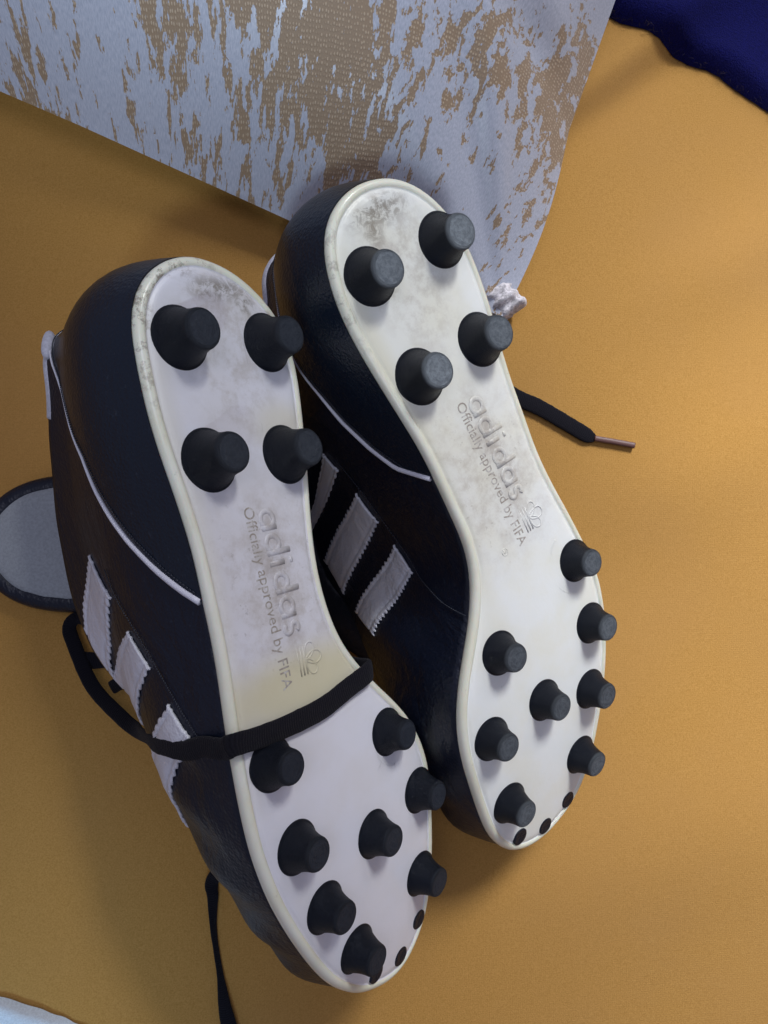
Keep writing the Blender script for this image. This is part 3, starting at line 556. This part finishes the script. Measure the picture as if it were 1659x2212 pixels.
def strokes_mesh(b, x0, y0, strokes, w, hgt):
    """raised strokes on the sole: each stroke a list of (advance, up) in metres from (x0, y0)"""
    V = []; F = []
    for st, closed in strokes:
        P = np.array([b.sole_pt(x0 + b.m * u, y0 + a, hgt * .35) for a, u in st])
        v, f = tube(P, w / 2, 8, hgt / (w / 2), up=(0, 0, 1), closed=closed)
        F += [tuple(i + len(V) for i in q) for q in f]; V += list(v)
    return V, F
def circ(cx, cy, r, n=22, a0=0, a1=2 * math.pi, sy=1.0):
    full = abs(a1 - a0) > 6.28
    return [(cx + r * math.cos(a0 + (a1 - a0) * i / (n if full else n - 1)), cy + r * sy * math.sin(a0 + (a1 - a0) * i / (n if full else n - 1))) for i in range(n)]
def lettering(b, sole, xw, ya, xs, ys0, ys1, tref, reg, mat):
    k = 1e-3
    bowl = (circ(0, 0, 2.65 * k), True); xh = 3.2
    G = dict(a=[bowl, ([(2.75 * k, 3.1 * k), (2.75 * k, -3.1 * k)], False)],
             d=[bowl, ([(2.75 * k, 6.6 * k), (2.75 * k, -3.1 * k)], False)],
             i=[([(0, 3.1 * k), (0, -3.1 * k)], False), ([(0, 5.6 * k), (0, 6.6 * k)], False)],
             s=[(circ(0, 1.45 * k, 1.45 * k, 12, .5, 4.6) + circ(0, -1.45 * k, 1.45 * k, 12, 1.45, -2.6), False)])
    for ch, dy in zip("adidas", (0, 8.0, 14.2, 20.4, 28.2, 35.2)):
        V, F = strokes_mesh(b, xw, ya + dy * k, G[ch], 1.95 * k, .40 * k)
        b.part("embossed_letter", V, F, mat, sole)
    # trefoil: three leaves over three bars
    x0, y0 = tref; st = []
    for ang, L, Wd in ((math.pi / 2, 5.2, 1.9), (math.pi / 2 + .95, 4.6, 1.7), (math.pi / 2 - .95, 4.6, 1.7)):
        leaf = []
        for q in range(20):
            th = 2 * math.pi * q / 20; lx = (1 - math.cos(th)) / 2 * L * 1.3; ly = math.sin(th) * Wd * 1.35 * (.55 + .45 * lx / L / 1.3)
            leaf.append(((lx * math.cos(ang) - ly * math.sin(ang)) * k, (lx * math.sin(ang) + ly * math.cos(ang)) * k))
        st.append((leaf, True))
    for q in range(3): st.append(([(-4.6 * k, (-.5 - 1.4 * q) * k), (4.6 * k, (-.5 - 1.4 * q) * k)], False))
    V, F = strokes_mesh(b, x0, y0, st, .62 * k, .28 * k)
    o = b.part("embossed_emblem", V, F, mat, sole); o["kind"] = "stuff"
    # small line of print
    cu = bpy.data.curves.new("small_print", 'FONT'); cu.body = "Officially approved by FIFA"; cu.size = 1.0; cu.extrude = .05; cu.resolution_u = 3
    tmp = bpy.data.objects.new("small_print_tmp", cu); C.objects.link(tmp)
    bpy.context.view_layer.update()
    me = bpy.data.meshes.new_from_object(tmp.evaluated_get(bpy.context.evaluated_depsgraph_get()))
    co = np.array([v.co[:] for v in me.vertices]); wd = co[:, 0].max(); sc = (ys1 - ys0) / wd
    for v in me.vertices:
        p = b.sole_pt(xs + b.m * (v.co.y - .3) * sc * 1.12, ys0 + v.co.x * sc, .00002 + max(v.co.z, 0) * .005)
        q = b.loc([p])[0]; v.co = q
    bpy.data.objects.remove(tmp); bpy.data.curves.remove(cu)
    me.materials.clear(); me.materials.append(M_PRINT)
    o = bpy.data.objects.new("small_print", me); C.objects.link(o); o.parent = sole; o["kind"] = "stuff"
    if reg:
        V, F = strokes_mesh(b, reg[0], reg[1], [(circ(0, 0, 1.35 * k), True), ([(-.4 * k, -.6 * k), (-.4 * k, .6 * k), (.3 * k, .5 * k), (.35 * k, .1 * k), (-.3 * k, 0), (.4 * k, -.6 * k)], False)], .34 * k, .25 * k)
        b.part("registered_mark", V, F, mat, sole)
def mould_lines(b, sole, mat, lat):
    """faint raised outlines left by the mould: two keyhole panels in the heel, rings at the ball of the foot"""
    k = 1e-3; st = []
    c = -16 * k
    st.append(([(c - 6.5 * k, -144 * k), (c - 6.3 * k, -131 * k), (c - 5 * k, -128 * k), (c + 5 * k, -128.6 * k), (c + 6.5 * k, -131 * k), (c + 6 * k, -144 * k)], False))
    st.append(([(c - 7 * k, -110 * k), (c - 6.6 * k, -119 * k), (c - 5 * k, -121 * k), (c + 5.5 * k, -120.4 * k), (c + 7.2 * k, -118 * k), (c + 6.4 * k, -106 * k)], False))
    st.append(([(5 * k + 14 * k * math.cos(a), -2 * k + 14 * k * math.sin(a)) for a in np.linspace(.4, 3.0, 20)], False))
    st.append(([(23 * k + 11 * k * math.cos(a), 1 * k + 11 * k * math.sin(a)) for a in np.linspace(1.7, 3.9, 20)], False))
    st.append(([(-31 * k + 12 * k * math.cos(a), -11 * k + 13 * k * math.sin(a)) for a in np.linspace(-1.2, .9, 18)], False))
    V = []; F = []
    for s_, cl in st:
        P = resample([b.sole_pt(x, y, .00004) for x, y in s_], 40)
        v, f = tube(P, .00055, 6, .22, up=(0, 0, 1)); F += [tuple(i + len(V) for i in q) for q in f]; V += list(v)
    o = b.part("mould_line", V, F, mat, sole); o["kind"] = "stuff"

def upper(b):
    vs = np.linspace(0, 1, 44); V = []; F = []
    for v in vs: V += list(b.ring(round(v * 160) / 160))
    for r in range(len(vs) - 1):
        for i in range(N): F.append((r * N + i, r * N + (i + 1) % N, (r + 1) * N + (i + 1) % N, (r + 1) * N + i))
    # insole board closing the underside of the foot bed
    base = len(V); P = b.ring(0)
    V += [(x * .985, y, z - .001) for x, y, z in P]
    h = N // 2
    for i in range(1, h - 1): F.append((base + i, base + i + 1, base + N - i - 1, base + N - i))
    o = mesh_obj("upper", b.loc(V), F, [M_UPPER, M_LINING], b.root)
    bm = bmesh.new(); bm.from_mesh(o.data); bmesh.ops.recalc_face_normals(bm, faces=bm.faces)
    fs = bm.faces[:][5 * N:6 * N]; cen = Vector((b.loc([(b.S.mean(0)[0], b.S.mean(0)[1], -.02)])[0]))
    if sum((f.calc_center_median() - cen).dot(f.normal) for f in fs) < 0: bmesh.ops.reverse_faces(bm, faces=bm.faces)
    bm.to_mesh(o.data); bm.free()
    sd = o.modifiers.new("thickness", 'SOLIDIFY'); sd.thickness = .0018; sd.offset = -1; sd.material_offset = 1; sd.material_offset_rim = 0
    return o
def pip_fn(curve):
    I = np.array([c[0] for c in curve]); Vv = np.array([c[1] for c in curve]); return lambda i: float(np.interp(i, I, Vv))
def counter_and_piping(b, curve, mirrored_curve):
    """stitched heel counter from the sole up to the white piping, both sides meeting at the heel"""
    cl, cm = pip_fn(curve), pip_fn(mirrored_curve); il, im = curve[-1][0], mirrored_curve[-1][0]
    cols = list(np.linspace(il, 0, 60)) + list(np.linspace(0, -im, 60))[1:]
    V = []; F = []; rows = 16
    for i in cols:
        top = cl(i) if i >= 0 else cm(-i)
        for r in range(rows):
            f = r / (rows - 1); V.append(b.pt(i, top * f, .0009 if r < rows - 1 else -.0004))
    for c in range(len(cols) - 1):
        for r in range(rows - 1): F.append((c * rows + r, c * rows + r + 1, (c + 1) * rows + r + 1, (c + 1) * rows + r))
    cn = b.part("heel_counter", V, F, M_COUNTER)
    # stitch row a little inside the edge
    V = []; F = []
    for i in np.arange(-im + .8, il - .8, .30):
        top = (cl(i) if i >= 0 else cm(-i))
        if top < .06: continue
        p0, p1 = b.pt(i, top - .045, .0011), b.pt(i + .17, (cl(i + .17) if i + .17 >= 0 else cm(-i - .17)) - .045, .0011)
        v, f = tube([p0, p1], .00022, 5, up=(0, 0, 1)); F += [tuple(q + len(V) for q in x) for x in f]; V += list(v)
    st = b.part("stitching", V, F, M_THREAD, cn); st["kind"] = "stuff"
    for sgn, fn, ie in ((1, cl, il), (-1, cm, im)):
        I = np.linspace(3, ie, 70); P = [b.pt(sgn * i, fn(i), .0006) for i in I]
        r = .00038 + .00075 * sstep(.45, 1.0, (I - 3) / (ie - 3))
        v, f = tube(P, r, 8, up=(0, 0, 1)); b.part("piping", v, f, M_PIPING)
def seam(b, path):
    P = resample([(i, v, 0) for i, v in path], 90); V = []; F = []
    for k in range(0, 89):
        a = b.pt(P[k][0], P[k][1], .0004); c = b.pt(P[k][0] * .4 + P[k + 1][0] * .6, P[k][1] * .4 + P[k + 1][1] * .6, .0004)
        v, f = tube([a, (a + c) / 2 + (c - a) * 0, c], .00024, 5); F += [tuple(q + len(V) for q in x) for x in f]; V += list(v)
    o = b.part("seam_stitching", V, F, M_THREAD); o["kind"] = "stuff"
def stripe(b, left, right, teeth, n=56):
    """white leather stripe with pinked edges, glued on the upper between two edge lines"""
    FC = [0, .035, .12, .15, .18, .34, .5, .66, .82, .85, .88, .965, 1]; OF = [.0004, .0010, .0010, .0005, .0010, .0011, .0011, .0011, .0010, .0005, .0010, .0010, .0004]
    cols = len(FC); V = []; F = []
    for k in range(n):
        u = k / (n - 1); A = poly_at(left, u); B = poly_at(right, u)
        saw = abs(((u * teeth) % 1) - .5) * 2 + .25 * mnoise.noise((u * 40, teeth, 0))
        for c in range(cols):
            f = FC[c]; g = f + (saw - .5) * (.09 if c >= cols - 2 else (-.09 if c <= 1 else 0))
            i, v = A * (1 - g) + B * g
            V.append(b.pt(i, min(v, .995), OF[c] + .00025 * mnoise.noise((u * 9, f * 4, teeth))))
    for k in range(n - 1):
        for c in range(cols - 1): F.append((k * cols + c, k * cols + c + 1, (k + 1) * cols + c + 1, (k + 1) * cols + c))
    o = mesh_obj("stripe", b.loc(V), F, M_STRIPE, b.root); fix_normals(o)
    sd = o.modifiers.new("thickness", 'SOLIDIFY'); sd.thickness = .0009; sd.offset = -1
    return o
def collar(b, i0, i1, rad, off):
    P = []
    for i in np.linspace(i0, i1, 90):
        p = b.pt(i, 1.0); q = p + np.r_[b.n[int(round(i)) % N] * off[0], off[1]]; P.append(q)
    v, f = tube(P, rad, 12, up=(0, 0, 1)); b.part("collar_lining", v, f, M_COLLAR)
def ribbon(b, name, pts, ups, hw, th, n, mat=None, parent=None):
    P = resample(pts, n); U = resample(ups, n); W_ = np.broadcast_to(hw, (n,)) if np.ndim(hw) == 0 else np.interp(np.linspace(0, 1, n), np.linspace(0, 1, len(hw)), hw)
    rg = random.Random(len(pts)); W_ = W_ * np.array([1 + rg.uniform(-.025, .025) for _ in range(n)])
    V, F = tube(P, W_, 12, th / float(np.mean(W_)), up=U); o = world_part(b, name, V, F, mat or M_LACE, parent)
    ln = np.r_[0, np.cumsum(np.linalg.norm(np.diff(P, axis=0), axis=1))]; uvl = o.data.uv_layers.new(name="UVMap")
    for lp in o.data.loops: uvl.data[lp.index].uv = (float(ln[lp.vertex_index // 12]), (lp.vertex_index % 12) / 12)
    return o

k_ = NT("grimy_print"); c_ = k_.coord()
k_.set(Base_Color=k_.mix(k_.ramp(k_.noise(c_, 420, 4, .7), .30, .58), (.62, .60, .57, 1), (.34, .30, .25, 1)), Roughness=.6); M_PRINT = k_.m
# ---- left boot
bl = Boot('L')
tag(bl.root, "left upturned football boot with a black lace tied across its white studded sole", "football boot", "pair of upturned football boots")
msl = mat_sole("sole_white_dim", [((-.016, .157, 0), (.020, .006, .03)), ((-.0065, .1535, 0), (.007, .008, .03))],
    [((-.016, .030, 0), (.055, .016, .05), .75), ((-.047, .08, 0), (.012, .13, .05), .35), ((.0, .113, 0), (.02, .012, .05), .4)],
    [((-.0445, .149, 0), (.004, .012, .03)), ((-.033, .162, 0), (.012, .004, .03))], (-.018, .062, 0), (-.016, .140, 0), (-.0165, .065), (.78, .78, .83), (.75, .74, .76))  # base colours darker and mauver: the left sole's dimmer light is painted in
sl_ = outsole(bl, msl, mat_rim('rim_cream_a', (-.040, .155, 0))); studs(bl, STUD_L, .12)
lettering(bl, sl_, -.0158, -.083, -.0226, -.088, -.030, (-.0125, -.0365), None, msl); mould_lines(bl, sl_, msl, 1)
upper(bl)
PIP_L = [(0, .985), (7, .965), (13, .885), (17.8, .80), (23.1, .635), (27.2, .507), (31.6, .43), (35.4, .352), (38.3, .286), (40.3, .232), (42.1, .18), (43.6, .126), (44.9, .074), (46.2, .012)]
counter_and_piping(bl, PIP_L, PIP_L)
stripe(bl, [(40.4, .70), (43.4, .80), (47.3, .90), (51, .97)], [(45.7, .537), (50.2, .68), (55, .851), (58.3, .943)], 12)
stripe(bl, [(50, .448), (52.65, .605), (56.1, .813), (58.4, .95)], [(54.3, .351), (57.6, .465), (60.6, .544), (66, .70), (71, .86)], 16)
stripe(bl, [(58.6, .255), (62.45, .365), (65.15, .425), (70, .56), (74, .70)], [(62.2, .153), (65, .197), (67, .256), (70, .309), (76, .44), (80, .56)], 16)
seam(bl, [(42.03, 0.53), (45.43, 0.48), (49.7, 0.385), (54.05, 0.305), (58.14, 0.215), (62.0, 0.12), (64.76, 0.06)])
collar(bl, -30, 21, .0026, (-.0022, .0004))
# ---- right boot
br = Boot('R')
tag(br.root, "right upturned football boot, no lace over its cream studded sole, heel by the cushion", "football boot", "pair of upturned football boots")
msr = mat_sole("sole_white_lit", [((.0125, .158, 0), (.020, .008, .03)), ((.0075, .154, 0), (.006, .009, .03))],
    [((.0, .10, 0), (.05, .09, .05), .16), ((-.012, .10, 0), (.010, .12, .05), .35)],
    [((-.0125, .150, 0), (.004, .014, .03))], (.010, .060, 0), (.014, .140, 0), (.0175, .065), (.87, .89, .86), (.85, .85, .76))  # same plastic as the left sole, its brighter light put into the colour
sr_ = outsole(br, msr, mat_rim('rim_cream_b', (-.030, .150, 0))); studs(br, STUD_R, .85)
lettering(br, sr_, -.0180, -.0838, -.0116, -.088, -.030, (-.0193, -.0372), (-.0026, -.0319), msr); mould_lines(br, sr_, msr, 1)
upper(br)
PIP_R = [(0, .82), (20, .64), (25.2, .548), (29.5, .464), (34.5, .383), (39.3, .275), (43.1, .161), (45.1, .012)]
counter_and_piping(br, PIP_R, PIP_R)
stripe(br, [(199.9, .651), (195, .73), (189.5, .819), (185, .90)], [(196.8, .555), (191, .69), (185.3, .828), (181, .92)], 13)
stripe(br, [(192.5, .464), (185.9, .633), (178.35, .809)], [(187.4, .378), (180.1, .526), (171.8, .671)], 17)
stripe(br, [(183.2, .321), (176.0, .444), (169.05, .536)], [(178.8, .241), (172.9, .301), (166.8, .36)], 17)
seam(br, [(174.07, 0.012), (175.07, 0.092), (176.83, 0.157), (178.93, 0.215), (182.75, 0.280), (187.49, 0.345), (192.91, 0.425), (197.13, 0.515), (200.33, 0.61)])
collar(br, -30, 30, .0026, (-.0018, .0))

# ---- laces, tongue, tabs
Z3 = (0, 0, 1); nl = tuple(bl.mat.to_3x3() @ Vector((0, 0, 1))); sd_ = (-.55, -.1, .83)
lace = ribbon(bl, "lace",
    [(.0130, -.030, .0510), (.0230, -.0310, .0680), (.0318, -.0312, .0800), (.0325, -.0318, .0864), (.0245, -.0363, .0940), (.0162, -.041, .1018), (.0071, -.0439, .1103), (-.0027, -.0461, .1193), (-.0112, -.0470, .1270),
     (-.0145, -.0488, .1232), (-.0205, -.0493, .1165), (-.0266, -.0517, .1100), (-.0335, -.0520, .1020), (-.0385, -.0527, .0920), (-.0440, -.0550, .070), (-.0507, -.0577, .045), (-.0593, -.0541, .034), (-.0736, -.0432, .021), (-.0833, -.0257, .0145), (-.0850, -.0199, .0142), (-.0828, -.0164, .0152), (-.0788, -.0164, .0165), (-.062, -.022, .026)],
    [(.7, .2, -.66), (.7, .2, -.66), (.95, .1, .2), nl, nl, nl, nl, nl, nl, sd_, sd_, sd_, sd_, sd_, sd_, (-.3, -.1, .9), (-.1, 0, 1)] + [Z3] * 8, [.0036, .0036, .0036, .0037, .0034, .0033, .0031, .0029, .0030, .0030, .0030, .0026, .0024], .0010, 150)
ribbon(bl, "lace", [(-.050, -.028, .032), (-.064, -.0320, .022), (-.0740, -.0335, .017), (-.0800, -.0330, .0150)], [Z3] * 4, .0034, .0010, 24)
ribbon(bl, "lace", [(-.044, -.035, .040), (-.058, -.040, .028), (-.0655, -.0440, .022)], [Z3] * 3, .0028, .0010, 20)
tail = [(-.010, -.105, .030), (-.0235, -.1230), (-.0240, -.1320), (-.0236, -.1443), (-.0222, -.155), (-.0208, -.1635), (-.0188, -.1769), (-.0168, -.186), (-.0145, -.195), (-.010, -.21)]
tail = [p if len(p) == 3 else (p[0], p[1], float(bed_z(*p)) + .0022) for p in tail]
ribbon(bl, "lace", tail, [Z3] * 3 + [(.7, 0, .7)] * 3 + [Z3] * 4, [.0026, .0028, .0018, .0014, .0016, .003, .0036, .0036], .0009, 70)
rl = [(.085, .095, .022), (.098, .0960), (.1081, .0924), (.1161, .0881), (.1250, .0848), (.1333, .0807), (.1440, .0746), (.1510, .0705), (.1548, .0688)]
rl = [p if len(p) == 3 else (p[0], p[1], float(bed_z(*p)) + .0016) for p in rl]
lc = ribbon(br, "lace", rl, [Z3] * 9, [.0042, .0042, .0042, .0042, .0041, .0040, .0040, .0038, .0016], .0009, 70)
ag = [(.1543, .0690), (.1600, .0680), (.1670, .0667), (.1736, .0654)]
ribbon(br, "aglet", [(x, y, float(bed_z(x, y)) + .0021) for x, y in ag], [Z3] * 4, .0014, .0012, 24, M_AGLET, lc)

def tongue(b):
    out = []
    for a in np.linspace(0, 2 * math.pi, 90, endpoint=False):
        ca, sa = math.cos(a), math.sin(a)
        out.append((-.078 + .0405 * math.copysign(abs(ca) ** .75, ca), .0155 + .0245 * math.copysign(abs(sa) ** .85, sa) + .0 * ca))
    out = np.array(out); c = out.mean(0); n = len(out); V = []; F = []
    lv = [(.94, .0010), (1.0, .004), (1.0, .008), (.965, .0105), (.90, .0118), (.7, .0128), (.45, .0130), (.2, .0130), (.001, .0130)]
    for f, z in lv:
        for q in out:
            x, y = c + (q - c) * f
            V.append((x, y, float(bed_z(x, y)) + z + .0007 * mnoise.noise((x * 120, y * 120, 4)) + .10 * max(0, x + .065)))
    for r in range(len(lv) - 1):
        for i in range(n): F.append((r * n + i, r * n + (i + 1) % n, (r + 1) * n + (i + 1) % n, (r + 1) * n + i))
    F.append(tuple(range(n)))
    t = world_part(b, "tongue", V, F, M_LINING)
    P = [(x, y, float(bed_z(x, y)) + .0062 + .10 * max(0, x + .065)) for x, y in c + (out - c) * 1.01]
    v, f = tube(P, .0046, 10, up=Z3, closed=True); world_part(b, "binding", v, f, M_UPPER, t)
tongue(bl)
def right_tongue(b):
    V = []; F = []; rows = 14; I = np.linspace(203, 150, 46)
    for q, i in enumerate(I):
        p = Vector(b.loc([b.pt(i, .86, -.0012)])[0]); o = b.mat @ p
        e = math.sin(math.pi * min(1, max(0, (q + 1) / 47))) ** .5
        for r in range(rows):
            u = r / (rows - 1)
            w = o + Vector((-.040, -.004, -.016 - .012 * u)) * (u * e)
            w.z = max(w.z + .0015 * mnoise.noise((w.x * 60, w.y * 60, 2)), float(bed_z(w.x, w.y)) + .0025 + .002 * (1 - u)); V.append(w)
    for q in range(len(I) - 1):
        for r in range(rows - 1): F.append((q * rows + r, q * rows + r + 1, (q + 1) * rows + r + 1, (q + 1) * rows + r))
    t = world_part(b, "tongue", V, F, M_UPPER)
    sd = t.modifiers.new("thickness", 'SOLIDIFY'); sd.thickness = .0028; sd.offset = 0
right_tongue(br)
def heel_tab(b, i, v, size):
    p = b.pt(i, v, .001); q = b.pt(i + 2.0, v, .0008); u = q - p; u /= np.linalg.norm(u); w = np.cross(u, np.r_[b.n[int(i) % N], 0.]); V = []; F = []
    nn = np.r_[b.n[int(i) % N] * .7, -.7]; rows, cols = 10, 14
    for r in range(rows):
        for c in range(cols):
            a = -math.pi / 2 + math.pi * r / (rows - 1); e = 2 * math.pi * c / cols
            V.append(p + u * size[0] * math.sin(a) + (np.array([0, 0, -1]) * size[1] * math.cos(e) + np.r_[b.n[int(i) % N], 0.] * size[1] * math.sin(e)) * math.cos(a) ** .7)
    for r in range(rows - 1):
        for c in range(cols): F.append((r * cols + c, r * cols + (c + 1) % cols, (r + 1) * cols + (c + 1) % cols, (r + 1) * cols + c))
    b.part("heel_tab", V, F, M_COLLAR)
heel_tab(bl, 8.5, .955, (.0062, .0025))
